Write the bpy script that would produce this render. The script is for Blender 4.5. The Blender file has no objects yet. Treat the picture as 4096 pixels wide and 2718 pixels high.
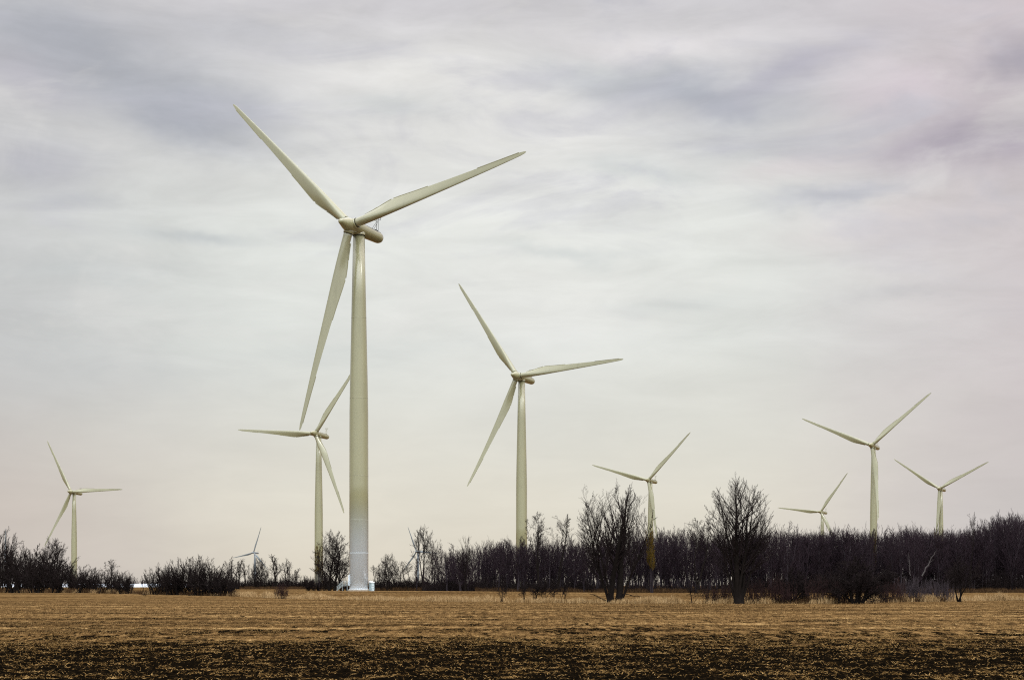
import bpy, math, random
import numpy as np
from mathutils import Vector, Matrix

rng = np.random.default_rng(11)
random.seed(5)
SC = bpy.context.scene
COL = SC.collection
PI = math.pi
F = 7300.0      # focal length in photo pixels
EYE = 2.3

# ---------------------------------------------------------------- helpers
def srgb(r, g, b):
    f = lambda c: (c / 255 / 12.92) if c / 255 <= .04045 else ((c / 255 + .055) / 1.055) ** 2.4
    return (f(r), f(g), f(b), 1)

def tag(o, label=None, cat=None, group=None, kind=None):
    if label: o['label'] = label
    if cat: o['category'] = cat
    if group: o['group'] = group
    if kind: o['kind'] = kind
    return o

def mesh_obj(name, verts, faces, mats, parent=None, smooth=True, mat_idx=None):
    me = bpy.data.meshes.new(name)
    verts = np.asarray(verts, np.float32)
    if isinstance(faces, np.ndarray):
        nf, k = faces.shape
        me.vertices.add(len(verts)); me.vertices.foreach_set('co', verts.ravel())
        me.loops.add(nf * k); me.loops.foreach_set('vertex_index', faces.astype(np.int32).ravel())
        me.polygons.add(nf)
        me.polygons.foreach_set('loop_start', np.arange(0, nf * k, k, dtype=np.int32))
        me.polygons.foreach_set('loop_total', np.full(nf, k, np.int32))
        me.update(calc_edges=True)
    else:
        me.from_pydata([tuple(map(float, v)) for v in verts], [], faces)
        me.update()
    for m in (mats if isinstance(mats, (list, tuple)) else [mats]):
        me.materials.append(m)
    if mat_idx is not None:
        me.polygons.foreach_set('material_index', np.asarray(mat_idx, np.int32))
    me.polygons.foreach_set('use_smooth', np.full(len(me.polygons), bool(smooth)))
    o = bpy.data.objects.new(name, me)
    COL.objects.link(o)
    if parent: o.parent = parent
    return o

def empty(name, loc=(0, 0, 0), rz=0, s=1):
    o = bpy.data.objects.new(name, None)
    o.location = loc; o.rotation_euler = (0, 0, rz)
    o.scale = (s, s, s) if not isinstance(s, tuple) else s
    o.empty_display_size = .5
    COL.objects.link(o)
    return o

class MB:
    """collects simple solids into one mesh"""
    def __init__(s): s.v = []; s.f = []
    def box(s, x0, x1, y0, y1, z0, z1, M=None):
        b = len(s.v)
        for z in (z0, z1):
            for x, y in ((x0, y0), (x1, y0), (x1, y1), (x0, y1)):
                p = Vector((x, y, z)); s.v.append(tuple(M @ p if M else p))
        s.f += [tuple(b + i for i in q) for q in ((3, 2, 1, 0), (4, 5, 6, 7), (0, 1, 5, 4), (1, 2, 6, 5), (2, 3, 7, 6), (3, 0, 4, 7))]
    def bar(s, p, q, r, n=8):
        p = Vector(p); q = Vector(q); d = (q - p).normalized()
        a = d.orthogonal().normalized(); c = d.cross(a); b = len(s.v)
        for e in (p, q):
            for i in range(n):
                t = 2 * PI * i / n
                s.v.append(tuple(e + (a * math.cos(t) + c * math.sin(t)) * r))
        for i in range(n):
            j = (i + 1) % n
            s.f.append((b + i, b + j, b + n + j, b + n + i))
        s.f.append(tuple(b + i for i in reversed(range(n)))); s.f.append(tuple(b + n + i for i in range(n)))
    def lathe(s, prof, n=32, M=None, cap=True):
        b = len(s.v)
        for r, z in prof:
            for i in range(n):
                t = 2 * PI * i / n
                p = Vector((r * math.cos(t), r * math.sin(t), z)); s.v.append(tuple(M @ p if M else p))
        for k in range(len(prof) - 1):
            for i in range(n):
                j = (i + 1) % n
                s.f.append((b + k * n + i, b + k * n + j, b + (k + 1) * n + j, b + (k + 1) * n + i))
        if cap:
            s.f.append(tuple(b + i for i in reversed(range(n))))
            e = b + (len(prof) - 1) * n
            s.f.append(tuple(e + i for i in range(n)))
    def build(s, name, mat, parent=None, smooth=False):
        return mesh_obj(name, s.v, s.f, mat, parent, smooth)

# ---------------------------------------------------------------- materials
class NT:
    def __init__(s, tree): s.t = tree; s.n = tree.nodes; s.l = tree.links
    def node(s, typ, **kw):
        n = s.n.new(typ)
        for k, v in kw.items(): setattr(n, k, v)
        return n
    def put(s, sock, v):
        if isinstance(v, bpy.types.NodeSocket): s.l.new(v, sock)
        elif v is not None: sock.default_value = v
    def math(s, op, a, b=None, c=None, clamp=False):
        n = s.node('ShaderNodeMath', operation=op, use_clamp=clamp)
        for i, v in enumerate((a, b, c)):
            if v is not None: s.put(n.inputs[i], v)
        return n.outputs[0]
    def mix(s, fac, a, b, blend='MIX'):
        n = s.node('ShaderNodeMix', data_type='RGBA', blend_type=blend)
        s.put(n.inputs[0], fac); s.put(n.inputs[6], a); s.put(n.inputs[7], b)
        return n.outputs[2]
    def noise(s, vec, scale, detail=4, rough=.55, dist=0.0):
        n = s.node('ShaderNodeTexNoise')
        s.put(n.inputs['Vector'], vec)
        n.inputs['Scale'].default_value = scale; n.inputs['Detail'].default_value = detail
        n.inputs['Roughness'].default_value = rough; n.inputs['Distortion'].default_value = dist
        return n.outputs
    def vmul(s, v, xyz):
        n = s.node('ShaderNodeVectorMath', operation='MULTIPLY'); s.put(n.inputs[0], v); n.inputs[1].default_value = xyz
        return n.outputs[0]
    def ramp(s, fac, stops, interp='LINEAR'):
        n = s.node('ShaderNodeValToRGB'); s.put(n.inputs[0], fac)
        cr = n.color_ramp; cr.interpolation = interp
        while len(cr.elements) < len(stops): cr.elements.new(.5)
        for e, (p, c) in zip(cr.elements, stops):
            e.position = p; e.color = c if len(c) == 4 else (*c, 1)
        return n.outputs[0]
    def smooth(s, v, a, b):
        n = s.node('ShaderNodeMapRange', interpolation_type='SMOOTHSTEP')
        s.put(n.inputs[0], v); n.inputs[1].default_value = a; n.inputs[2].default_value = b
        return n.outputs[0]

def new_mat(name, rough=.8, spec=.3):
    m = bpy.data.materials.new(name); m.use_nodes = True
    nt = NT(m.node_tree); bs = m.node_tree.nodes['Principled BSDF']
    bs.inputs['Roughness'].default_value = rough
    bs.inputs['Specular IOR Level'].default_value = spec
    return m, nt, bs

def paint(name, col, pale_base=None, rough=.38, h0=0, h1=1, dirt=.10):
    m, nt, bs = new_mat(name, rough, .5)
    tc = nt.node('ShaderNodeTexCoord')
    obj = tc.outputs['Object']
    n1 = nt.noise(nt.vmul(obj, (1, 1, .12)), .9, 5)[0]
    n2 = nt.noise(obj, .15, 3)[0]
    c = nt.mix(nt.smooth(n1, .45, .8), (*col, 1), (*[x * (1 - dirt * 1.6) for x in col], 1))
    c = nt.mix(nt.smooth(n2, .3, .7), c, (*[min(1, x * (1 + dirt * .5)) for x in col], 1))
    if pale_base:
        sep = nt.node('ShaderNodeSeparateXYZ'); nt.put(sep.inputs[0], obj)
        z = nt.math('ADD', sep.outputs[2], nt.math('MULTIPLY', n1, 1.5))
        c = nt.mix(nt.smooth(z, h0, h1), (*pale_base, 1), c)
    nt.put(bs.inputs['Base Color'], c)
    nt.put(bs.inputs['Roughness'], nt.math('MULTIPLY_ADD', n1, .25, rough - .1))
    bs.inputs['Coat Weight'].default_value = .9; bs.inputs['Coat Roughness'].default_value = .16
    return m

def simple(name, col, rough=.8, var=.25, scale=6, spec=.05, metallic=0):
    m, nt, bs = new_mat(name, rough, spec)
    tc = nt.node('ShaderNodeTexCoord')
    n = nt.noise(tc.outputs['Object'], scale, 4)[0]
    nt.put(bs.inputs['Base Color'], nt.mix(n, (*[x * (1 - var) for x in col], 1), (*[min(1, x * (1 + var)) for x in col], 1)))
    bs.inputs['Metallic'].default_value = metallic
    return m

OLIVE = (.248, .240, .130)
M = {}
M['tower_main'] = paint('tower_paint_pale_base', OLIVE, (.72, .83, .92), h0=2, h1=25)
M['tower'] = paint('tower_paint', OLIVE, (.33, .34, .28), h0=8, h1=24)
M['blade'] = paint('blade_paint', (.255, .248, .145), rough=.20)
M['nacelle'] = paint('nacelle_paint', (.245, .236, .122), rough=.24)
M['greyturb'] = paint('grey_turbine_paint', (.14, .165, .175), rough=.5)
M['seal'] = simple('dark_seal', (.02, .02, .018), .6)
M['strip'] = simple('trailing_strip', (.24, .23, .145), .6)
M['steel'] = simple('galvanised_steel', (.30, .34, .34), .45, metallic=.3)
M['cabinet'] = simple('cabinet_grey', (.34, .42, .44), .5, .12, 2)
M['cabinet_roof'] = simple('cabinet_roof_white', (.8, .8, .78), .5, .05)
M['concrete'] = simple('concrete', (.42, .38, .31), .9, .2, 3)
M['rust'] = simple('rusty_bolts', (.30, .17, .06), .7)
M['plastic'] = simple('white_plastic_cover', (.62, .66, .72), .35, .05, .3)
M['bark'] = simple('dark_bark', (.0095, .0072, .006), .9, .35, 3)
M['twig'] = simple('dark_twigs', (.016, .0115, .011), .9, .3, 1)
M['wtwig'] = simple('mauve_twigs', (.028, .019, .0235), .9, .5, .35)
M['wbark'] = simple('wood_bark', (.027, .022, .025), .9, .5, 1)
M['redtwig'] = simple('reddish_twigs', (.034, .018, .017), .9, .3, 1)
M['greytwig'] = simple('grey_twigs', (.05, .040, .044), .9, .3, 1)
M['ochre'] = simple('ochre_tint_twigs', (.10, .066, .012), .8, .35, 1)  # ochre grading tint put into the twig colour of the added trees
M['dullochre'] = simple('dull_ochre_tint_twigs', (.065, .042, .012), .8, .35, 1)  # dimmer step of the same grading tint
M['pale'] = simple('pale_dead_bark', (.065, .058, .056), .8, .3, 2)

def blade_field_mat(name, cols, rough=.8, scale=1.2, clump=None):
    m, nt, bs = new_mat(name, rough, .0)
    g = nt.node('ShaderNodeNewGeometry')
    n = nt.node('ShaderNodeTexWhiteNoise', noise_dimensions='3D')
    v = nt.node('ShaderNodeVectorMath', operation='SNAP'); nt.put(v.inputs[0], g.outputs['Position']); v.inputs[1].default_value = (.12, .3, 9)
    nt.put(n.inputs['Vector'], v.outputs[0])
    f = nt.math('ADD', nt.math('MULTIPLY', n.outputs[0], .55), nt.math('MULTIPLY', nt.noise(g.outputs['Position'], scale, 3)[0], .5))
    if clump: f = nt.math('ADD', nt.math('MULTIPLY', n.outputs[0], .22), nt.math('MULTIPLY_ADD', nt.noise(nt.vmul(g.outputs['Position'], clump), 1, 6, .75)[0], 2.4, -.85))
    nt.put(bs.inputs['Base Color'], nt.ramp(f, [(i / (len(cols) - 1), c) for i, c in enumerate(cols)]))
    return m
M['straw'] = blade_field_mat('loose_straw', [(.024, .012, .004), (.135, .076, .025), (.52, .33, .13)])
M['stubble'] = blade_field_mat('stubble', clump=(1.9, .45, 0), cols=[(.018, .010, .004), (.165, .098, .039), (.43, .285, .125)], scale=.25)
M['reed'] = blade_field_mat('dry_reed_grass', [(.09, .052, .02), (.31, .20, .09), (.56, .41, .22)], scale=.5)
M['weed'] = blade_field_mat('rusty_weeds', [(.018, .010, .006), (.045, .026, .013), (.12, .072, .034)], scale=.4)

def ground_mat():
    m, nt, bs = new_mat('harvested_field', 1.0, 0)
    g = nt.node('ShaderNodeNewGeometry'); P = g.outputs['Position']
    sep = nt.node('ShaderNodeSeparateXYZ'); nt.put(sep.inputs[0], P)
    y = sep.outputs[1]
    # straw cover: streaks along the rows (x), soft bands, fine grain
    band = nt.noise(nt.vmul(P, (.018, .16, 0)), 1, 5, .6)[0]
    streak = nt.noise(nt.vmul(P, (1.5, .24, 0)), 1, 6, .78)[0]
    fine = nt.noise(nt.vmul(P, (5, 2.4, 3)), 1, 4, .7)[0]
    f = nt.math('ADD', nt.math('MULTIPLY', band, .55), nt.math('ADD', nt.math('MULTIPLY', streak, .62), nt.math('MULTIPLY', fine, .20)))
    f = nt.math('SUBTRACT', f, .14)
    col = nt.ramp(f, [(.43, (.011, .0065, .0028)), (.51, (.058, .033, .013)), (.59, (.150, .088, .034)), (.73, (.36, .235, .10))])
    # tilled dark soil nearer the road
    n1 = nt.noise(nt.vmul(P, (.05, .10, 0)), 1, 5, .65)[0]
    n2 = nt.noise(nt.vmul(P, (.9, .55, 0)), 1, 5, .7)[0]
    n4 = nt.noise(nt.vmul(P, (1.1, .22, 0)), 1, 6, .75)[0]
    bias = nt.node('ShaderNodeFloatCurve'); nt.put(bias.inputs[1], nt.math('DIVIDE', y, 300, clamp=True))
    cu = bias.mapping.curves[0].points
    cu[0].location = (0, .92); cu[1].location = (1, .06)
    for px_, py_ in ((.14, .92), (.197, .72), (.235, .53), (.285, .37), (.345, .24), (.43, .17), (.60, .12)): cu.new(px_, py_)
    bias.mapping.update()
    q = nt.math('ADD', nt.math('MULTIPLY', nt.math('SUBTRACT', n4, .5), 2.6), nt.math('MULTIPLY', nt.math('SUBTRACT', n1, .5), 1.5))
    soil = nt.smooth(nt.math('ADD', q, nt.math('MULTIPLY', bias.outputs[0], 1.35)), .42, .62)
    soilc = nt.ramp(fine, [(.35, (.0015, .0012, .0009)), (.58, (.005, .0035, .002)), (.76, (.040, .023, .009))])
    # scattered dark patches further out
    n3 = nt.noise(nt.vmul(P, (.12, .12, 0)), 1, 6, .72)[0]
    patch = nt.math('MULTIPLY', nt.smooth(n3, .57, .64), .8)
    col = nt.mix(patch, col, soilc)
    col = nt.mix(soil, col, soilc)
    nt.put(bs.inputs['Base Color'], col)
    bmp = nt.node('ShaderNodeBump'); bmp.inputs['Strength'].default_value = .6; bmp.inputs['Distance'].default_value = .08
    nt.put(bmp.inputs['Height'], nt.math('ADD', fine, streak)); nt.put(bs.inputs['Normal'], bmp.outputs[0])
    return m
M['field'] = ground_mat()
M['soil'] = simple('wet_soil', (.010, .008, .006), .9, .5, 4)

# ---------------------------------------------------------------- terrain
def vnoise(x, y, seed=0):
    """value noise, vectorised"""
    xi = np.floor(x).astype(np.int64); yi = np.floor(y).astype(np.int64)
    xf = x - xi; yf = y - yi
    xf = xf * xf * (3 - 2 * xf); yf = yf * yf * (3 - 2 * yf)
    def h(a, b):
        n = (a * 374761393 + b * 668265263 + seed * 974634777) & 0xffffffff
        n = ((n ^ (n >> 13)) * 1274126177) & 0xffffffff
        return ((n ^ (n >> 16)) & 0xffff) / 65535.0
    return (h(xi, yi) * (1 - xf) + h(xi + 1, yi) * xf) * (1 - yf) + (h(xi, yi + 1) * (1 - xf) + h(xi + 1, yi + 1) * xf) * yf

def terrain(x, y):
    """smooth ground height: flat, with a low swell under the near turbine"""
    x = np.asarray(x, float); y = np.asarray(y, float)
    return .85 * np.exp(-(((x + 39) / 70) ** 2 + ((y - 455) / 75) ** 2))

def ditch_y(x):
    return np.interp(x, [-30, -5, 0, 3, 6, 12, 30], [160, 138, 128, 119, 113, 109, 104])

def rough_z(x, y):
    near = np.clip((260 - y) / 120, 0, 1)
    z = terrain(x, y)
    r = (vnoise(x / .9, y / 1.3, 3) - .5) * .07 + (vnoise(x / .33, y / .4, 4) - .5) * .07 + (vnoise(x / 5, y / 7, 5) - .5) * .12
    r += (vnoise(x / .14, y / .2, 6) - .5) * .035
    z = z + r * near
    d = np.abs(y - ditch_y(x)); w = np.clip((x + 22) / 8, 0, 1) * np.clip((40 - x) / 8, 0, 1)
    z = z - .10 * np.exp(-(d / 1.2) ** 2) * w + .06 * np.exp(-((d - 2.2) / 1.2) ** 2) * w
    return z

def build_ground():
    rows = [26.0]
    while rows[-1] < 520: rows.append(rows[-1] * 1.0034 if rows[-1] < 260 else rows[-1] * 1.012)
    Y = np.array(rows); U = np.linspace(-.40, .40, 620)
    yy, uu = np.meshgrid(Y, U, indexing='ij'); xx = yy * uu
    zz = rough_z(xx, yy)
    edge = np.clip((.40 - np.abs(uu)) / .02, 0, 1) * np.clip((yy - 26) / 1.5, 0, 1) * np.clip((520 - yy) / 20, 0, 1)
    zz = zz * edge - .12 * (1 - edge)
    v = np.stack([xx, yy, zz], -1).reshape(-1, 3)
    nr, nc = xx.shape
    i = (np.arange(nr - 1)[:, None] * nc + np.arange(nc - 1)[None]).ravel()
    f = np.stack([i, i + 1, i + nc + 1, i + nc], 1)
    o = mesh_obj('field', v, f, M['field'], smooth=True)
    tag(o, kind='structure')
    # one sheet out to the horizon, a few centimetres below
    R = 9000; n = 96; ring = [(0, 0, -.08)]
    faces = []
    radii = [30, 120, 400, 1200, 3500, R]
    for r in radii:
        for k in range(n):
            a = 2 * PI * k / n; x, y = r * math.sin(a), r * math.cos(a)
            ring.append((x, y, -.08))
    for k in range(n): faces.append((0, 1 + (k + 1) % n, 1 + k))
    for j in range(len(radii) - 1):
        for k in range(n):
            a = 1 + j * n; b = a + n
            faces.append((a + k, a + (k + 1) % n, b + (k + 1) % n, b + k))
    o = mesh_obj('ground', ring, faces, M['field'], smooth=False); tag(o, kind='structure')
build_ground()

def blades(name, pts, h, w, lean, mat, label, cat, horizontal=False):
    """many thin leaf-like quads standing (or lying) at pts"""
    n = len(pts)
    a = rng.uniform(0, 2 * PI, n)
    side = np.stack([np.cos(a), np.sin(a), np.zeros(n)], 1)
    b = rng.uniform(0, 2 * PI, n)
    up = np.stack([np.cos(b) * lean, np.sin(b) * lean, np.sqrt(np.clip(1 - lean ** 2, .0, 1))], 1)
    if horizontal:
        side = np.cross(up, rng.normal(size=(n, 3))); side /= np.linalg.norm(side, axis=1)[:, None] + 1e-9
    h = h[:, None]; w = w[:, None]
    p0 = pts - side * w / 2; p1 = pts + side * w / 2
    p2 = pts + up * h * .6 + side * w * .4; p3 = pts + up * h * .6 - side * w * .4
    tip = pts + up * h + np.stack([np.cos(b) * lean, np.sin(b) * lean, np.zeros(n)], 1) * h * .25
    v = np.stack([p0, p1, p2, p3, tip], 1).reshape(-1, 3)
    k = np.arange(n) * 5
    f = np.concatenate([np.stack([k, k + 1, k + 2], 1), np.stack([k, k + 2, k + 3], 1), np.stack([k + 3, k + 2, k + 4], 1)])
    o = mesh_obj(name, v, f, mat, smooth=False)
    return tag(o, label, cat, kind='stuff')

def scatter(n, y0, y1, umax=.31, power=1.0):
    """points denser with nearness; n tries"""
    t = rng.uniform(0, 1, n)
    y = (y0 ** (-power) + t * (y1 ** (-power) - y0 ** (-power))) ** (-1 / power)
    x = rng.uniform(-umax, umax, n) * y
    return x, y

def soilness(x, y):
    n1 = vnoise(x * .05, y * .1, 21) - .5; n2 = vnoise(x * .9, y * .25, 22) - .5
    return np.clip(1 - (y + n1 * 40 + n2 * 50 - 68) / 48, 0, 1)

def build_straw():
    x, y = scatter(520000, 44, 125, .33, .7)
    s = soilness(x, y); clump = vnoise(x / .7, y / .9, 31) * .6 + vnoise(x / .22, y / .3, 32) * .4
    zone = np.clip(1 - np.abs(y - 79) / 26, 0, 1)
    keep = rng.uniform(0, 1, len(x)) < np.clip((clump - .53 + .19 * zone) * 3.0, .07, 1) * (1 - .58 * s * (1 - .7 * zone))
    x, y = x[keep], y[keep]
    p = np.stack([x, y, rough_z(x, y) + .01], 1)
    n = len(x)
    blades('loose_straw', p, rng.uniform(.03, .125, n), rng.uniform(.007, .016, n), np.clip(rng.normal(.93, .1, n), .3, .999), M['straw'],
           'golden straw and chopped stalks scattered over the dark tilled soil', 'straw', True)
    x, y = scatter(460000, 64, 290, .31, 1.6)
    s = soilness(x, y); row = vnoise(x * .05, y * .9, 41) * .5 + vnoise(x / 1.2, y / 1.6, 42) * .5
    keep = rng.uniform(0, 1, len(x)) < np.clip((row - .30) * 2.4, 0, 1) * np.clip((1.12 - s - .75 * (vnoise(x * 1.1, y * .22, 43) * .6 + vnoise(x * 3, y * .5, 44) * .4)) * 1.8, 0, 1) * np.clip(1.15 - s * 1.2, 0, 1)
    x, y = x[keep], y[keep]; n = len(x)
    p = np.stack([x, y, rough_z(x, y) - .01], 1)
    k = np.clip(y / 120, .8, 1.7)
    blades('stubble', p, rng.uniform(.04, .13, n) * k, rng.uniform(.015, .04, n) * k, np.clip(rng.normal(.5, .3, n), 0, .95), M['stubble'],
           'short dry golden stubble covering the harvested field', 'stubble')
build_straw()

# the unmown strip at the far edge of the field
EDGE_U = [-600, 0, 500, 900, 1200, 1800, 2500, 3300, 4096, 4700]
EDGE_Y = [2362, 2367, 2380, 2385, 2394, 2405, 2413, 2413, 2399, 2392]
def edge_D(u): return F * EYE / (np.interp(u, EDGE_U, EDGE_Y) - 2338)
def gx(u, D): return (u - 2048) / F * D

def build_edge_grass():
    U0 = [-600, 560, 620, 940, 990, 1080, 1150, 1230, 1290, 1360, 1400, 1900, 2250, 2600, 2850, 3300, 3700, 3850, 4096, 4700]
    DEN = [.35, .5, .2, .25, .9, .9, .25, .8, .9, .2, .6, .8, .75, .9, .75, .6, .7, 1, 1, 1]
    HT = [.9, .9, .7, .9, 1.15, 1.0, .4, .9, 1.0, .3, .75, .75, .7, .95, .9, .9, 1.0, 1.25, 1.25, 1.25]
    n = 210000
    u = rng.uniform(-500, 4600, n)
    D = edge_D(u) + rng.uniform(0, 1, n) ** 1.3 * 16 + 1.0
    x = gx(u, D)
    cl = vnoise(x / 2.6, D / 6, 51) * .6 + vnoise(x / .7, D / 2, 52) * .4
    keep = rng.uniform(0, 1, n) < np.interp(u, U0, DEN) * np.clip((cl - .42) * 4, .04, 1)
    u, D, x, cl = u[keep], D[keep], x[keep], cl[keep]; n = len(u)
    p = np.stack([x, D, terrain(x, D)], 1)
    h = np.interp(u, U0, HT) * rng.uniform(.5, 1.15, n) * (.25 + 1.9 * np.clip(cl - .2, 0, 1) ** 1.3)
    blades('dry_grass', p, h, rng.uniform(.02, .05, n), np.clip(rng.normal(.2, .12, n), 0, .6), M['reed'],
           'tall pale golden dry grass standing along the far edge of the field', 'dry grass')
    # rust coloured weeds under the tree lines
    n = 90000
    u = rng.uniform(-400, 4500, n)
    base = np.where(u < 1400, np.where(u < 960, edge_D(u) + 3, 1000), np.where(u < 1900, 640, 552))
    D = base + rng.uniform(-4, 14, n)
    D = np.where((u > 2850) & (u < 3780) & (rng.uniform(0, 1, n) < .6), edge_D(u) + rng.uniform(2, 12, n), D)
    x = gx(u, D)
    cl = vnoise(x / 2.2, D / 3, 61)
    keep = rng.uniform(0, 1, n) < np.clip((cl - .2) * 2.4, .1, 1)
    u, D, x, cl = u[keep], D[keep], x[keep], cl[keep]; n = len(u)
    far = np.clip(D / 300, 1, 2.2)
    p = np.stack([x, D, terrain(x, D)], 1)
    blades('rusty_weeds', p, rng.uniform(.4, 1.1, n) * (.5 + .8 * cl) * far * .8, rng.uniform(.02, .05, n) * far, np.clip(rng.normal(.25, .15, n), 0, .7), M['weed'],
           'low rust brown weeds growing at the foot of the tree lines', 'weeds')
build_edge_grass()

# ---------------------------------------------------------------- wind turbines
def airfoil_ring(r, n=28):
    R_ = [1.6, 4.0, 7.0, 10, 12.8, 15, 20, 30, 40, 46, 49, 50.0, 50.4, 50.5]
    ch = [2.15, 2.15, 2.55, 3.15, 3.5, 3.35, 2.85, 2.10, 1.45, 1.05, .80, .52, .28, .06]
    th = [1.0, 1.0, .78, .50, .38, .33, .27, .22, .18, .17, .16, .16, .16, .2]
    le = [1.07, 1.07, 1.08, 1.08, 1.06, 1.02, .90, .70, .52, .40, .30, .18, .06, -.06]
    tw = [16, 16, 15, 13, 11, 9.5, 7, 3.5, 1.5, .5, 0, 0, 0, 0]
    c = np.interp(r, R_, ch); t = np.interp(r, R_, th); l = np.interp(r, R_, le); a = math.radians(np.interp(r, R_, tw))
    w = min(1, max(0, (t - .45) / .55))      # 1 = circle
    out = []
    for i in range(n):
        q = 2 * PI * i / n
        xn = (1 - math.cos(q)) / 2           # 0 at LE, 1 at TE
        foil = 5 * t * (.2969 * math.sqrt(xn) - .126 * xn - .3516 * xn ** 2 + .2843 * xn ** 3 - .1036 * xn ** 4)
        circ = t * math.sqrt(max(0, xn * (1 - xn)))
        y = (foil * (1 - w) + circ * w) * c * (1 if q <= PI else -1)
        y += (1 - w) * .03 * c * math.sin(PI * xn)
        x = l - xn * c
        out.append((x * math.cos(a) + y * math.sin(a), -x * math.sin(a) + y * math.cos(a)))
    return out, (l, c, a)

def blade_meshes(bend):
    rs = [1.6, 2.5, 4, 5.5, 7, 8.5, 10, 11.5, 12.8, 14, 16, 18, 21, 24, 28, 32, 36, 40, 44, 47, 49, 49.6, 50.0, 50.25, 50.4, 50.5]
    n = 28; v = []; f = []
    off = lambda r: -bend * (r / 50.5) ** 2
    for r in rs:
        ring, _ = airfoil_ring(r, n)
        for x, y in ring: v.append((x, y + off(r), r))
    for k in range(len(rs) - 1):
        for i in range(n):
            j = (i + 1) % n
            f.append((k * n + i, (k + 1) * n + i, (k + 1) * n + j, k * n + j))
    f.append(tuple(range(n))); f.append(tuple((len(rs) - 1) * n + i for i in reversed(range(n))))
    def strip(r0, r1, wid, saw=False):
        m = MB(); k = max(2, int((r1 - r0) / .5)); out = []
        for i in range(k + 1):
            r = r0 + (r1 - r0) * i / k
            _, (l, c, a) = airfoil_ring(r)
            w = wid * (1.0 if not saw or i % 2 else .55)
            for xx in (l - c + .08, l - c - w):
                for yy in (-.02, .02):
                    out.append((xx * math.cos(a) + yy * math.sin(a), -xx * math.sin(a) + yy * math.cos(a) + off(r), r))
        fc = []
        for i in range(k):
            b = i * 4
            fc += [(b, b + 4, b + 6, b + 2), (b + 1, b + 3, b + 7, b + 5), (b + 2, b + 6, b + 7, b + 3), (b, b + 1, b + 5, b + 4)]
        fc += [(0, 2, 3, 1), (k * 4, k * 4 + 1, k * 4 + 3, k * 4 + 2)]
        return out, fc
    return (v, f), strip(4.2, 8.2, .34), strip(8.3, 12.4, .22), strip(13, 23, .14), strip(37, 48.6, .14)

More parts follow.
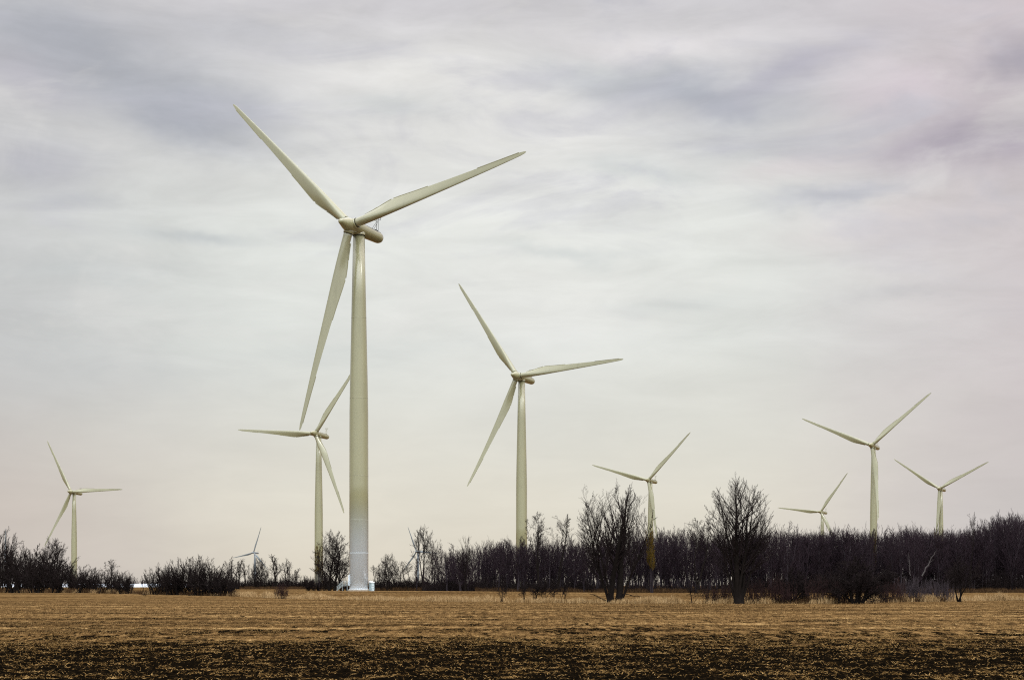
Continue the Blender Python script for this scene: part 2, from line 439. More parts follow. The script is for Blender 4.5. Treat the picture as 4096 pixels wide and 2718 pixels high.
def turbine(label, hub, psi, blds, mt, mn, mb, main=False, tau=4.0, detail=True):
    """hub = (X, Y, height of hub above the eye)"""
    X, Y, Z = hub; Z = Z + EYE
    psi = math.radians(psi); t = math.radians(tau)
    nn = Vector((-math.sin(psi) * math.cos(t), -math.cos(psi) * math.cos(t), math.sin(t)))
    r = Vector((math.cos(psi), -math.sin(psi), 0)); u = r.cross(-nn)
    TO = 3.9
    tx = X + math.sin(psi) * TO; ty = Y + math.cos(psi) * TO
    g = float(terrain(tx, ty))
    root = empty('wind_turbine', (tx, ty, g))
    tag(root, label, 'wind turbine', 'wind turbines of the farm')
    H = Z - g                       # hub height above base
    top = H - TO * math.sin(t) - 1.55
    hubL = Vector((X - tx, Y - ty, H))
    # frame: local x = r, y = -nn (backwards), z = u
    B = Matrix((( r.x, -nn.x, u.x), (r.y, -nn.y, u.y), (r.z, -nn.z, u.z))).to_4x4()
    Mh = Matrix.Translation(hubL) @ B
    # tower
    tb = MB()
    prof = [(2.34, .35), (2.34, top * .30), (2.31, top * .5), (2.16, top * .60), (1.98, top * .7), (1.76, top * .82), (1.42, top)]
    tb.lathe(prof, 48)
    tower = tb.build('tower', mt, root, True)
    if detail:
        for hgt in ((9.3, 17.4, 28.3, 47.3, 67) if main else (17.4, 47.3, 67)):
            rad = float(np.interp(hgt, [p[1] for p in prof], [p[0] for p in prof]))
            s = MB(); s.lathe([(rad - .02, hgt - .05), (rad + .022, hgt - .04), (rad + .022, hgt + .04), (rad - .02, hgt + .05)], 48, cap=False)
            s.build('tower_flange', mt, tower, True)
    # yaw collar between tower and nacelle
    c = MB(); c.lathe([(1.52, top - .02), (1.56, top + .12), (1.56, top + .16), (1.50, top + .9)], 36)
    c.build('yaw_collar', mn, root, True)
    c = MB(); c.lathe([(1.50, top - .09), (1.60, top - .08), (1.60, top - .02), (1.50, top - .01)], 36)
    c.build('yaw_seal', M['seal'], root, True)
    # nacelle: a cylinder along the axis, rounded at the rear
    rx = Matrix.Rotation(-PI / 2, 4, 'X')       # lathe z -> local +y
    nprof = [(1.50, 1.75), (1.66, 2.0), (1.70, 3.4), (1.62, 6), (1.52, 9), (1.45, 12.2), (1.38, 12.9), (1.2, 13.45), (.85, 13.8), (.4, 13.95), (.05, 14.0)]
    m_ = MB(); m_.lathe(nprof, 40, Mh @ rx)
    nac = m_.build('nacelle', mn, root, True)
    if detail:
        for sx in (-1, 1):
            hr = MB()
            pr = []
            for yy in (3.2, 5.6, 8.0, 10.4, 12.0):
                rad = np.interp(yy, [p[1] for p in nprof], [p[0] for p in nprof])
                a = math.radians(38)
                base = Vector((sx * rad * math.cos(a), yy, rad * math.sin(a)))
                tip = Vector((sx * (rad + .13) * math.cos(a), yy, (rad + .13) * math.sin(a)))
                hr.bar(Mh @ base, Mh @ tip, .03, 5); pr.append(tip)
            for q in range(len(pr) - 1): hr.bar(Mh @ pr[q], Mh @ pr[q + 1], .035, 5)
            hr.build('handrail', M['seal'], nac)
        ms = MB()
        yb, zt = 12.3, 4.3
        for sx in (-.3, .3):
            ms.bar(Mh @ Vector((sx, yb, 1.35)), Mh @ Vector((sx * .6, yb, zt)), .055, 6)
            ms.bar(Mh @ Vector((sx * 1.2, yb - 2.2, 1.4)), Mh @ Vector((sx * .6, yb - .1, zt - .3)), .05, 6)
        ms.bar(Mh @ Vector((-.85, yb, zt)), Mh @ Vector((.85, yb, zt)), .055, 6)
        for sx in (-.85, -.3, .3, .85):
            ms.bar(Mh @ Vector((sx, yb, zt)), Mh @ Vector((sx, yb, zt + .5)), .05, 6)
            ms.box(-.14, .14, -.07, .07, -.06, .06, Mh @ Matrix.Translation((sx, yb, zt + .55)))
        ms.box(-.45, .45, -.6, .5, 1.3, 1.62, Mh @ Matrix.Translation((0, yb - .9, 0)))
        ms.build('wind_sensor_mast', M['seal'] if main else M['strip'], nac)
    # spinner
    sp = MB()
    sprof = [(.02, -4.75), (.30, -4.70), (.50, -4.55), (.66, -4.25), (.86, -3.6), (1.14, -2.8), (1.42, -2.0), (1.62, -1.2), (1.72, -.4), (1.74, .6), (1.72, 1.3), (1.62, 1.72)]
    sp.lathe(sprof, 40, Mh @ rx)
    spin = sp.build('spinner', mn, root, True)
    # blades
    for th, cone, sc, pitch in blds:
        bend = -math.sin(math.radians(cone)) * 50.5 * -1     # tip offset towards upwind (local -y)
        (bv, bf), s1, s2, s3, s4 = blade_meshes(bend)
        a = math.radians(th)
        zdir = r * math.cos(a) + u * math.sin(a)
        ydir = -nn
        xdir = ydir.cross(zdir)
        MBl = Matrix.Translation(hubL) @ Matrix(((xdir.x, ydir.x, zdir.x), (xdir.y, ydir.y, zdir.y), (xdir.z, ydir.z, zdir.z))).to_4x4() @ Matrix.Rotation(math.radians(pitch), 4, 'Z')
        MBl = MBl @ Matrix.Diagonal((1, 1, sc, 1))
        tr = lambda vs: [tuple(MBl @ Vector(p)) for p in vs]
        bl = mesh_obj('blade', tr(bv), bf, mb, root, True)
        cb = MB(); cb.lathe([(1.30, .7), (1.24, 1.72), (1.16, 1.95)], 32, MBl)
        cb.build('blade_collar', mn, bl, True)
        cb = MB(); cb.lathe([(1.10, 1.96), (1.18, 1.97), (1.18, 2.07), (1.10, 2.08)], 32, MBl)
        cb.build('collar_seal', M['seal'], bl, True)
        if detail:
            for s, nm in ((s1, 'serrated_strip'), (s2, 'root_spoiler'), (s3, 'trailing_strip'), (s4, 'trailing_strip')):
                mesh_obj(nm, tr(s[0]), s[1], M['strip'], bl, False)
    return root, tower, top

M['strip2'] = simple('flange_shadow_paint', (.225, .215, .125), .5)
P0 = 4
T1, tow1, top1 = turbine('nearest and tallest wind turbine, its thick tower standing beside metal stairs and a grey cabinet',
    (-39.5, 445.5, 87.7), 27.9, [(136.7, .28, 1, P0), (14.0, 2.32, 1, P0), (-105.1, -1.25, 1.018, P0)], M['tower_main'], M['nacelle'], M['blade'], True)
turbine('second largest wind turbine, rising alone in mid picture behind the left end of the wood',
    (2.1, 763.6, 87.3), 29.4, [(125.4, 2.0, 1, P0), (4.3, 2.57, 1, P0), (-113.2, 4.41, 1, P0)], M['tower'], M['nacelle'], M['blade'])
turbine('wind turbine with one blade hidden behind the thick tower of the nearest turbine',
    (-110.5, 1024.5, 84.9), 24.9, [(175.8, 2.12, 1, P0), (55.0, 1, 1, P0), (-64.3, 2.46, 1, P0)], M['tower'], M['nacelle'], M['blade'])
turbine('wind turbine on the far left with its tower foot behind the left bushes',
    (-360.3, 1491.7, 76.0), 23.4, [(121.5, -.2, 1, P0), (1.0, .25, 1, P0), (-118.1, 1.24, 1, P0)], M['tower'], M['nacelle'], M['blade'])
turbine('wind turbine standing just right of the wide forked tree, added ochre-tinted twigs at its foot',
    (104.9, 1405.8, 80.7), 31.6, [(164.9, 2.48, 1, P0), (44.3, 3.15, 1, P0), (-78.2, 1, 1, P0)], M['tower'], M['nacelle'], M['blade'])
turbine('tallest of the three wind turbines above the right part of the wood',
    (233.7, 1185.8, 90.6), 29.2, [(158.0, 4.79, 1, P0), (40.2, -.76, 1, P0), (-81.1, 7.6, 1, P0)], M['tower'], M['nacelle'], M['blade'])
turbine('rightmost wind turbine with two blades in a wide V above the wood',
    (378.6, 1617.0, 85.3), 34.3, [(146.9, 3.31, 1, P0), (25.8, 3.54, 1, P0), (-92.3, 1, 1, P0)], M['tower'], M['nacelle'], M['blade'])
turbine('small low wind turbine with its hub barely above the treetops, left of a taller one',
    (325.2, 1923.3, 77.0), 36.5, [(173.7, 1.59, 1, P0), (52.5, 2.08, 1, P0), (-61.1, 1, 1, P0)], M['tower'], M['nacelle'], M['blade'])
turbine('tiny distant grey wind turbine behind the row of slim trees on the left',
    (-478.7, 3378.4, 59.9), 34.8, [(-168.9, 2.55, 1, P0), (68.2, 3.39, 1, P0), (-39.7, 1, 1, P0)], M['greyturb'], M['greyturb'], M['greyturb'])
turbine('tiny distant grey wind turbine half hidden by the leaning tree right of the nearest tower',
    (-170.3, 3255.2, 59.6), 38.0, [(117.1, .37, 1, P0), (-4.4, .36, 1, P0), (-130.7, 1, 1, P0)], M['greyturb'], M['greyturb'], M['greyturb'])
turbine('grey wind turbine at the left picture edge, only a blade tip above the bushes',
    ((20 - 2048) / F * 2600, 2600, (2338 - 2252) / F * 2600), 35, [(93, 1, 1, P0), (-27, 1, 1, P0), (-147, 1, 1, P0)], M['greyturb'], M['greyturb'], M['greyturb'])

# foot of the near turbine
def foot():
    m = MB(); m.lathe([(2.75, -.5), (2.75, .14), (2.68, .18), (1.0, .18)], 48)
    m.build('foundation', M['concrete'], T1)
    m = MB()
    for k in range(64):
        a = 2 * PI * k / 64
        m.bar((2.46 * math.cos(a), 2.46 * math.sin(a), .15), (2.46 * math.cos(a), 2.46 * math.sin(a), .44), .035, 6)
    m.build('anchor_bolt_ring', M['rust'], T1)
    m = MB(); m.lathe([(2.0, .30), (2.58, .30), (2.58, .37), (2.3, .37)], 48)
    m.build('base_flange', M['cabinet_roof'], T1)
    # door frame on the left side
    m = MB()
    m.box(-2.52, -2.05, -.55, .55, 1.35, 1.45); m.box(-2.52, -2.05, -.55, .55, 3.75, 3.87)
    m.box(-2.52, -2.05, -.66, -.552, 1.35, 3.87); m.box(-2.52, -2.05, .552, .66, 1.35, 3.87)
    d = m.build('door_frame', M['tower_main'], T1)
    m = MB(); m.box(-2.46, -2.1, -.548, .548, 1.452, 3.748); m.build('door', M['cabinet'], d)
foot()
tx1, ty1, tz1 = T1.location

def stairs():
    root = empty('access_stairs', (tx1, ty1, tz1))
    tag(root, 'grey metal access stairs with railings on the left side of the nearest turbine tower', 'stairs')
    y0, y1 = -.95, .35
    m = MB(); m.box(-4.0, -2.55, y0, y1, 1.22, 1.30); m.build('platform', M['steel'], root)
    m = MB(); n = 6
    for i in range(n):
        z = 1.22 * (i + .5) / (n + .2); x = -5.3 + 1.3 * i / n
        m.box(x, x + .24, y0 + .05, y1 - .05, z, z + .04)
    m.build('tread_flight', M['steel'], root)
    for yy in (y0, y1):
        m = MB()
        m.bar((-5.35, yy, .05), (-4.0, yy, 1.25), .06, 6); m.bar((-4.0, yy, 1.26), (-2.6, yy, 1.26), .06, 6)
        m.build('stringer', M['steel'], root)
        m = MB()
        for px, pz in ((-5.3, .0), (-4.65, .6), (-4.0, 1.25), (-3.3, 1.25), (-2.65, 1.25)): m.bar((px, yy, pz), (px, yy, pz + 1.1), .04, 6)
        for dz in (.4, .75, 1.1):
            m.bar((-5.3, yy, dz), (-4.0, yy, 1.25 + dz), .032, 6); m.bar((-4.0, yy, 1.25 + dz), (-2.65, yy, 1.25 + dz), .032, 6)
        m.build('railing', M['steel'], root)
    for px in (-3.95, -2.8):
        for yy in (y0, y1):
            m = MB(); m.bar((px, yy, -.1), (px, yy, 1.25), .055, 6); m.build('leg', M['steel'], root)
    m = MB(); m.bar((-5.3, y0, -.1), (-5.3, y0, .05), .04); m.bar((-5.3, y1, -.1), (-5.3, y1, .05), .04); m.build('foot_plate', M['steel'], root)
stairs()

def cabinet():
    root = empty('transformer_cabinet', (tx1 + 3.25, ty1 - 1.0, tz1), math.radians(38))
    tag(root, 'narrow grey metal electrical cabinet with a white roof, right of the nearest turbine tower', 'cabinet')
    m = MB(); m.box(-.42, .42, -.5, .5, -.1, 2.05); body = m.build('body', M['cabinet'], root)
    m = MB()
    m.v = [(-.5, -.58, 2.052), (.5, -.58, 2.052), (.5, .58, 2.052), (-.5, .58, 2.052), (-.5, -.58, 2.12), (.5, -.58, 2.12), (.5, .58, 2.4), (-.5, .58, 2.4)]
    m.f = [(3, 2, 1, 0), (4, 5, 6, 7), (0, 1, 5, 4), (1, 2, 6, 5), (2, 3, 7, 6), (3, 0, 4, 7)]
    m.build('roof', M['cabinet_roof'], root)
    m = MB(); m.box(-.37, .37, -.53, -.502, .1, 1.98); d = m.build('door', simple('cabinet_door', (.5, .6, .62), .5, .1), root)
    for z in (.55, 1.2, 1.8):
        m = MB(); m.box(-.2, .25, -.56, -.532, z, z + .06); m.build('latch', M['seal'], d)
cabinet()

def greenhouse():
    D = 1750
    x0, x1 = gx(-150, D), gx(770, D)
    root = empty('plastic_greenhouse', ((x0 + x1) / 2, D, -.1))
    tag(root, 'long low white plastic greenhouse on the horizon, seen through gaps in the left bushes', 'greenhouse')
    L = x1 - x0; n = 60; v = []; f = []; k = 13
    for i in range(n + 1):
        x = -L / 2 + L * i / n
        for j in range(k):
            a = PI * j / (k - 1)
            v.append((x, -4.5 * math.cos(a), 3.6 * math.sin(a) ** .8))
    for i in range(n):
        for j in range(k - 1): f.append((i * k + j, (i + 1) * k + j, (i + 1) * k + j + 1, i * k + j + 1))
    f.append(tuple(range(k))); f.append(tuple(n * k + j for j in reversed(range(k))))
    mesh_obj('cover', v, f, M['plastic'], root, True)
    m = MB(); m.box(-L / 2, L / 2, -4.62, -4.52, 0, .5); m.build('base_board', M['concrete'], root)
greenhouse()

# ---------------------------------------------------------------- bare trees
def unit(v): return v / (np.linalg.norm(v, axis=-1, keepdims=True) + 1e-9)

def walk(P0, D0, L, n, wig, up, r):
    """polylines from P0 along D0; returns points (B,n+1,3)"""
    B = len(P0); P = np.zeros((B, n + 1, 3)); P[:, 0] = P0; d = unit(D0)
    for i in range(n):
        d = unit(d + r.normal(size=(B, 3)) * wig + np.array([0, 0, up]))
        P[:, i + 1] = P[:, i] + d * (L / n)[:, None]
    return P

def children(P, rad, L, per, s0, s1, ang, angsd, r, spow=1.0):
    """sample child positions on polylines"""
    B, n1, _ = P.shape; n = n1 - 1
    idx = np.repeat(np.arange(B), per); K = len(idx)
    s = s0 + (s1 - s0) * ((np.tile((np.arange(per) + .5) / per, B) + r.uniform(-.5, .5, K) / per) ** spow)
    q = np.clip(s, 0, .999) * n; i = q.astype(int); fr = (q - i)[:, None]
    p = P[idx, i] * (1 - fr) + P[idx, i + 1] * fr
    t = unit(P[idx, i + 1] - P[idx, i])
    rr = rad[idx, i] * (1 - fr[:, 0]) + rad[idx, i + 1] * fr[:, 0]
    rv = r.normal(size=(K, 3)); perp = unit(rv - (rv * t).sum(1, keepdims=True) * t)
    a = np.radians(r.normal(ang, angsd, K))[:, None]
    return idx, s, p, unit(t * np.cos(a) + perp * np.sin(a)), rr

def taper(B, n, r0, r1, pw=1.0):
    s = np.linspace(0, 1, n + 1)[None] ** pw
    return r0[:, None] * (1 - s) + r1[:, None] * s

def tubes(groups):
    V = []; Fq = []; b = 0
    for P, R, k in groups:
        B, n1, _ = P.shape
        T = np.empty_like(P); T[:, 1:-1] = P[:, 2:] - P[:, :-2]; T[:, 0] = P[:, 1] - P[:, 0]; T[:, -1] = P[:, -1] - P[:, -2]
        T = unit(T)
        m = unit(P[:, -1] - P[:, 0]); ref = np.where(np.abs(m[:, 2:3]) < .8, np.array([[0, 0, 1.]]), np.array([[1., 0, 0]]))
        ref = unit(np.cross(m, ref))[:, None]
        U = unit(ref - (ref * T).sum(-1, keepdims=True) * T); W = np.cross(T, U)
        a = np.arange(k) * 2 * PI / k
        ring = P[:, :, None] + R[:, :, None, None] * (U[:, :, None] * np.cos(a)[None, None, :, None] + W[:, :, None] * np.sin(a)[None, None, :, None])
        V.append(ring.reshape(-1, 3))
        base = b + (np.arange(B)[:, None, None] * n1 + np.arange(n1 - 1)[None, :, None]) * k + np.arange(k)[None, None]
        nxt = b + (np.arange(B)[:, None, None] * n1 + np.arange(n1 - 1)[None, :, None]) * k + ((np.arange(k) + 1) % k)[None, None]
        Fq.append(np.stack([base, nxt, nxt + k, base + k], -1).reshape(-1, 4))
        b += B * n1 * k
    return np.concatenate(V), np.concatenate(Fq)

def tree_mesh(seed, H, stems, shape, levels, rmin, rtrunk=None, wig0=.05, crown_from=.25, up0=.03, env=None):
    """stems: list of (dx, dy, leanx, leany, height fraction, radius)
    shape(s) -> relative length of first limbs along the stem
    levels: list of (per, s0, s1, angle, sd, length ratio, nseg, wiggle, up)"""
    r = np.random.default_rng(seed)
    S = len(stems)
    P0 = np.array([[s[0], s[1], -.15] for s in stems]); D0 = np.array([[s[2], s[3], 1.0] for s in stems])
    L = np.array([s[4] * H for s in stems]); R0 = np.array([s[5] for s in stems])
    n0 = 14
    P = walk(P0, D0, L, n0, wig0, up0, r)
    rad = taper(S, n0, R0, np.full(S, rmin * 1.5), .75)
    rad[:, 0] *= 1.35
    trunk = [(P, rad, 7)]
    crown = []
    curP, curR, curL = P, rad, L
    for li, (per, s0, s1, ang, sd, lr, ns, wg, up) in enumerate(levels):
        idx, s, p, d, rr = children(curP, curR, curL, per, s0, s1, ang, sd, r)
        if li == 0 and env is not None:
            cz, rz_, rx_ = env
            sc = np.array([1 / (rx_ * H), 1 / (rx_ * H), 1 / (rz_ * H)])
            dd = unit(d + np.array([0, 0, 3.0 * up]))
            A_ = ((dd * sc) ** 2).sum(1); o_ = (p - np.array([0, 0, cz * H])) * sc; B_ = (o_ * dd * sc).sum(1); C_ = (o_ ** 2).sum(1) - 1
            disc = np.clip(B_ * B_ - A_ * C_, 0, None)
            t_ = (-B_ + np.sqrt(disc)) / A_
            ln = np.clip(t_ * r.uniform(.72, 1.0, len(idx)), .05 * H, lr * 1.7 * H)
        elif li == 0: ln = H * lr * shape((s - s0) / (s1 - s0)) * r.uniform(.75, 1.15, len(idx))
        else: ln = curL[idx] * lr * (1 - .55 * s) * r.uniform(.6, 1.25, len(idx))
        r0 = np.clip(rr * (.62 if li == 0 else .7), rmin, None)
        if li == 0: r0 = np.minimum(r0, np.clip(ln * .018, rmin, None))
        P = walk(p, d, ln, ns, wg, up, r)
        rad = taper(len(idx), ns, r0, np.full(len(idx), rmin * .6))
        crown.append((P, rad, 4 if li == 0 else 3))
        curP, curR, curL = P, rad, ln
    return tubes(trunk), tubes(crown)

PROTO = {}
def proto(key, tm, mb, mt, H, names=('trunk', 'crown')):
    """store the meshes of a tree kind"""
    out = []
    for (v, f), nm, m in zip(tm, names, (mb, mt)):
        me = bpy.data.meshes.new(nm)
        me.vertices.add(len(v)); me.vertices.foreach_set('co', v.astype(np.float32).ravel())
        me.loops.add(len(f) * 4); me.loops.foreach_set('vertex_index', f.astype(np.int32).ravel())
        me.polygons.add(len(f)); me.polygons.foreach_set('loop_start', np.arange(0, len(f) * 4, 4, dtype=np.int32))
        me.polygons.foreach_set('loop_total', np.full(len(f), 4, np.int32)); me.update(calc_edges=True)
        me.polygons.foreach_set('use_smooth', np.full(len(f), True))
        me.materials.append(m); out.append((nm, me))
    allz = np.concatenate([t[0] for t in tm])
    top = np.percentile(allz[:, 2], 99.9); w = np.percentile(np.abs(allz[:, 0]), 99) * 2
    PROTO[key] = (out, top, w)

def plant(key, x, y, h, w=None, rz=None, label=None, cat='tree', group=None, name='bare_tree', mats=None, sink=0, tilt=0):
    parts, top, pw = PROTO[key]
    s = h / top
    sx = s if w is None else w / pw
    if rz is None: rz = random.uniform(0, 2 * PI)
    root = empty(name, (x, y, float(terrain(x, y)) - sink), rz, (sx, sx, s))
    if tilt: root.rotation_euler = (random.gauss(0, tilt), random.gauss(0, tilt), rz)
    for i, (nm, me) in enumerate(parts):
        if mats and mats[i] is not None:
            k = me.name + mats[i].name
            if k not in PROTO:
                PROTO[k] = me.copy(); PROTO[k].materials[0] = mats[i]
            me = PROTO[k]
        o = bpy.data.objects.new(nm, me); COL.objects.link(o); o.parent = root
    tag(root, label, cat, group)
    return root

def at(key, u, ybase, ytop, wpx=None, D=None, **kw):
    """stand a tree so that it meets the ground on the line seen at photo row ybase"""
    if D is None: D = F * EYE / (ybase - 2338)
    h = (ybase - ytop) / F * D if D else 1
    zb = EYE - (ybase - 2338) / F * D
    h = zb + (2338 - ytop) / F * D + (0 if zb <= 0 else 0)
    h = EYE + (2338 - ytop) / F * D
    w = None if wpx is None else wpx / F * D
    return plant(key, gx(u, D), D, h, w, **kw)

oval = lambda s: np.clip(.35 + 1.0 * np.sin(np.clip(s, 0, 1) * PI * .9 + .25), .2, 2) * (1 - .35 * s)
vase = lambda s: 1.15 - .75 * s
brush = lambda s: .9 - .55 * s
flat = lambda s: .8 + .2 * np.sin(s * 5)

# hero trees in the field edge
proto('forked', tree_mesh(3, 15, [(-.52, 0, -.03, .0, 1.0, .42), (.50, .1, .10, .05, .97, .48), (-.52, .2, -.20, .1, .88, .20), (.6, -.1, .28, -.1, .84, .18), (.5, .3, .03, .22, .86, .18), (-.5, -.2, .0, -.25, .84, .16), (-.52, 0, -.34, -.1, .7, .13)],
      None, [(18, .23, .975, 42, 10, .34, 10, .055, .06), (11, .12, 1, 27, 8, .36, 5, .06, .045), (6, .12, 1, 26, 9, .46, 3, .08, .05), (2, .2, .95, 26, 10, .5, 2, .1, .05)], .0092, wig0=.045, up0=.04, env=(.56, .44, .31)), M['bark'], M['twig'], 15)
proto('gnarled', tree_mesh(13, 20, [(-1.0, 0, -.02, 0, 1.0, .50), (.9, .1, .10, .05, .86, .52), (.9, .1, .42, -.1, .62, .28), (-1.0, 0, -.45, .1, .72, .28)],
      None, [(24, .14, .97, 56, 12, .34, 9, .11, .05), (10, .12, 1, 36, 12, .40, 5, .12, .04), (6, .15, 1, 34, 12, .48, 3, .13, .04), (1, .2, .95, 34, 12, .5, 2, .12, .04)], .028, wig0=.06, up0=.03, env=(.52, .48, .36)), M['bark'], M['twig'], 20)
proto('leaning', tree_mesh(17, 22, [(0, 0, -.10, 0, 1.0, .46), (.05, .1, -.02, .05, .97, .30), (.1, 0, .50, 0, .80, .22)],
      None, [(16, .40, .97, 42, 10, .30, 8, .09, .06), (9, .15, 1, 34, 10, .42, 4, .1, .04), (7, .15, 1, 32, 10, .5, 3, .12, .04)], .029, wig0=.05, up0=.04, env=(.68, .32, .26)), M['bark'], M['twig'], 22)
for i, sd in enumerate((111, 112, 113)):     # rounded crowned trees of the wood
    proto('round%d' % i, tree_mesh(sd, 15, [(0, 0, .02, 0, .97, .18), (.2, 0, .12, .05, .85, .11), (-.2, .1, -.12, -.05, .85, .11)],
      None, [(22, .14, .98, 40, 10, .24, 6, .07, .08), (8, .12, 1, 27, 8, .42, 4, .08, .06), (5, .15, 1, 26, 8, .5, 2, .1, .05)], .016, wig0=.04, up0=.04, env=(.60, .40, .20 + .03 * i)), M['wbark'], M['wtwig'], 15)
proto('ovate', tree_mesh(8, 17, [(0, 0, 0, 0, .99, .50), (.25, .05, .11, .05, .93, .26), (-.2, 0, -.10, .03, .92, .24), (.1, .2, .03, .14, .9, .22), (-.1, -.2, .03, -.14, .9, .2), (.3, 0, .20, 0, .78, .17), (-.3, 0, -.2, .05, .76, .16)],
      None, [(20, .25, .985, 46, 9, .30, 10, .040, .075), (10, .12, 1, 25, 7, .34, 5, .05, .05), (6, .12, 1, 24, 8, .45, 3, .07, .05), (1, .2, .95, 24, 10, .5, 2, .1, .05)], .0095, wig0=.022, up0=.04, env=(.59, .415, .27)), M['bark'], M['twig'], 17)
for i, sd in enumerate((21, 22, 23)):      # irregular open crowned trees
    proto('open%d' % i, tree_mesh(sd, 15, [(0, 0, .04 * (i - 1), 0, .97, .30), (.2, 0, .30 - .1 * i, .1, .75, .16), (-.2, .1, -.28, -.1, .7, .15)],
      oval, [(14, .28, .97, 44, 12, .32, 7, .11, .06), (9, .15, 1, 34, 12, .50, 4, .12, .04), (6, .15, 1, 32, 12, .5, 3, .14, .04), (2, .2, 1, 32, 12, .5, 2, .15, .04)], .018, wig0=.07), M['bark'], M['twig'], 15)
for i, sd in enumerate((31, 32, 33)):      # high crown on a long clear trunk
    proto('high%d' % i, tree_mesh(sd, 17, [(0, 0, .02, 0, 1.0, .26), (.1, 0, .10 * (-1) ** i, .02, .95, .17)],
      None, [(13, .52, .98, 42, 10, .20, 7, .10, .07), (8, .15, 1, 40, 12, .55, 4, .15, .04), (6, .15, 1, 38, 12, .5, 3, .17, .04), (2, .2, 1, 36, 12, .5, 2, .2, .03)], .018, wig0=.06, env=(.78, .22, .15)), M['bark'], M['twig'], 17)
for i, sd in enumerate((41, 42, 43)):      # dense many stemmed bushes
    r_ = np.random.default_rng(sd)
    st = [(r_.normal() * 1.0, r_.normal() * 1.0, r_.normal() * .42, r_.normal() * .42, r_.uniform(.6, 1.0), r_.uniform(.05, .12)) for _ in range(26)]
    proto('bush%d' % i, tree_mesh(sd, 8, st, brush, [(10, .12, .97, 28, 9, .32, 5, .08, .05), (7, .1, 1, 26, 9, .48, 3, .1, .05), (4, .1, 1, 28, 12, .55, 2, .12, .04)], .0125, wig0=.07, up0=.05), M['bark'], M['twig'], 8, ('stem', 'crown'))
for i, sd in enumerate((51, 52, 53)):      # small bushy trees on short crooked stems
    r_ = np.random.default_rng(sd)
    st = [(r_.normal() * .15, r_.normal() * .15, r_.normal() * .35, r_.normal() * .35, r_.uniform(.6, .85), r_.uniform(.05, .08)) for _ in range(3 + i)]
    proto('small%d' % i, tree_mesh(sd, 3.2, st, flat, [(12, .42, .99, 55, 14, .26, 5, .2, .02), (8, .1, 1, 42, 16, .5, 3, .22, .0), (6, .1, 1, 42, 16, .55, 2, .22, 0), (2, .2, 1, 40, 15, .6, 2, .2, 0)], .006, wig0=.13, up0=.05), M['bark'], M['twig'], 3.2, ('stem', 'crown'))
proto('umbrella', tree_mesh(57, 3.4, [(0, 0, -.10, 0, .80, .085), (.05, 0, .45, .1, .66, .04)], flat,
      [(20, .50, .99, 74, 14, .42, 6, .16, .01), (9, .1, 1, 42, 16, .42, 3, .22, .0), (6, .1, 1, 42, 16, .5, 2, .22, 0)], .007, wig0=.08), M['bark'], M['twig'], 3.4)
proto('spreading', tree_mesh(63, 9, [(0, 0, .03, 0, .92, .48), (.5, 0, .45, .05, .85, .28), (-.5, 0, -.45, .05, .85, .28), (.3, .3, .85, .2, .75, .2), (-.3, .2, -.85, .1, .75, .2), (0, -.3, .1, -.5, .8, .2)],
      vase, [(18, .12, .98, 52, 14, .34, 7, .16, .02), (12, .1, 1, 44, 14, .5, 4, .2, .01), (9, .1, 1, 42, 16, .5, 3, .22, .01), (4, .2, 1, 40, 15, .5, 2, .2, .01)], .012, wig0=.10, up0=.03), M['bark'], M['twig'], 9)
for i, sd in enumerate((71, 72, 73)):      # thin thicket of upright stems
    r_ = np.random.default_rng(sd)
    st = [(r_.normal() * .9, r_.normal() * .7, r_.normal() * .25, r_.normal() * .25, r_.uniform(.5, 1.0), r_.uniform(.018, .035)) for _ in range(34)]
    proto('thicket%d' % i, tree_mesh(sd, 3.4, st, brush, [(9, .2, .97, 30, 10, .26, 4, .13, .05), (6, .1, 1, 32, 12, .5, 2, .18, .03), (3, .1, 1, 32, 12, .5, 2, .18, .03)], .007, wig0=.08, up0=.03), M['twig'], M['redtwig'], 3.4, ('stem', 'crown'))
# trees of the wood
for i, sd in enumerate(range(81, 87)):
    forks = [(0, 0, .02, 0, 1.0, .20), (.15, 0, .09, .03, .93, .12)] + ([(-.1, .1, -.10, .05, .9, .1)] if i % 2 else [])
    proto('wood%d' % i, tree_mesh(sd, 16, forks, (lambda s: .9 - .45 * s), [(20, .16 + .10 * (i % 3), .98, 25, 8, .22, 6, .07, .07), (7, .15, 1, 26, 8, .48, 4, .09, .06), (4, .15, 1, 26, 8, .5, 2, .11, .05)], .016, wig0=.035, up0=.04), M['wbark'], M['wtwig'], 16)
for i, sd in enumerate((91, 92, 93)):      # bushier young trees on the right
    r_ = np.random.default_rng(sd)
    st = [(r_.normal() * .5, r_.normal() * .5, r_.normal() * .16, r_.normal() * .16, r_.uniform(.75, 1.0), r_.uniform(.07, .12)) for _ in range(6)]
    proto('young%d' % i, tree_mesh(sd, 15, st, brush, [(18, .10, .98, 24, 8, .22, 5, .07, .08), (7, .15, 1, 24, 8, .50, 3, .09, .06), (5, .15, 1, 24, 8, .5, 2, .11, .05)], .017, wig0=.04, up0=.05), M['wbark'], M['wtwig'], 15)
for i, sd in enumerate((101, 102, 103)):    # big far-off trees, coarse twigs
    proto('far%d' % i, tree_mesh(sd, 19, [(0, 0, .03 * (i - 1), 0, 1.0, .42), (.3, 0, .13, .05, .9, .26), (-.3, .1, -.12, -.05, .85, .24)],
      (lambda s: 1.0 - .5 * s), [(13, .36, .98, 30, 9, .24, 6, .09, .07), (7, .15, 1, 28, 9, .52, 4, .11, .05), (5, .15, 1, 28, 9, .5, 2, .12, .05)], .032, wig0=.025), M['bark'], M['twig'], 19)
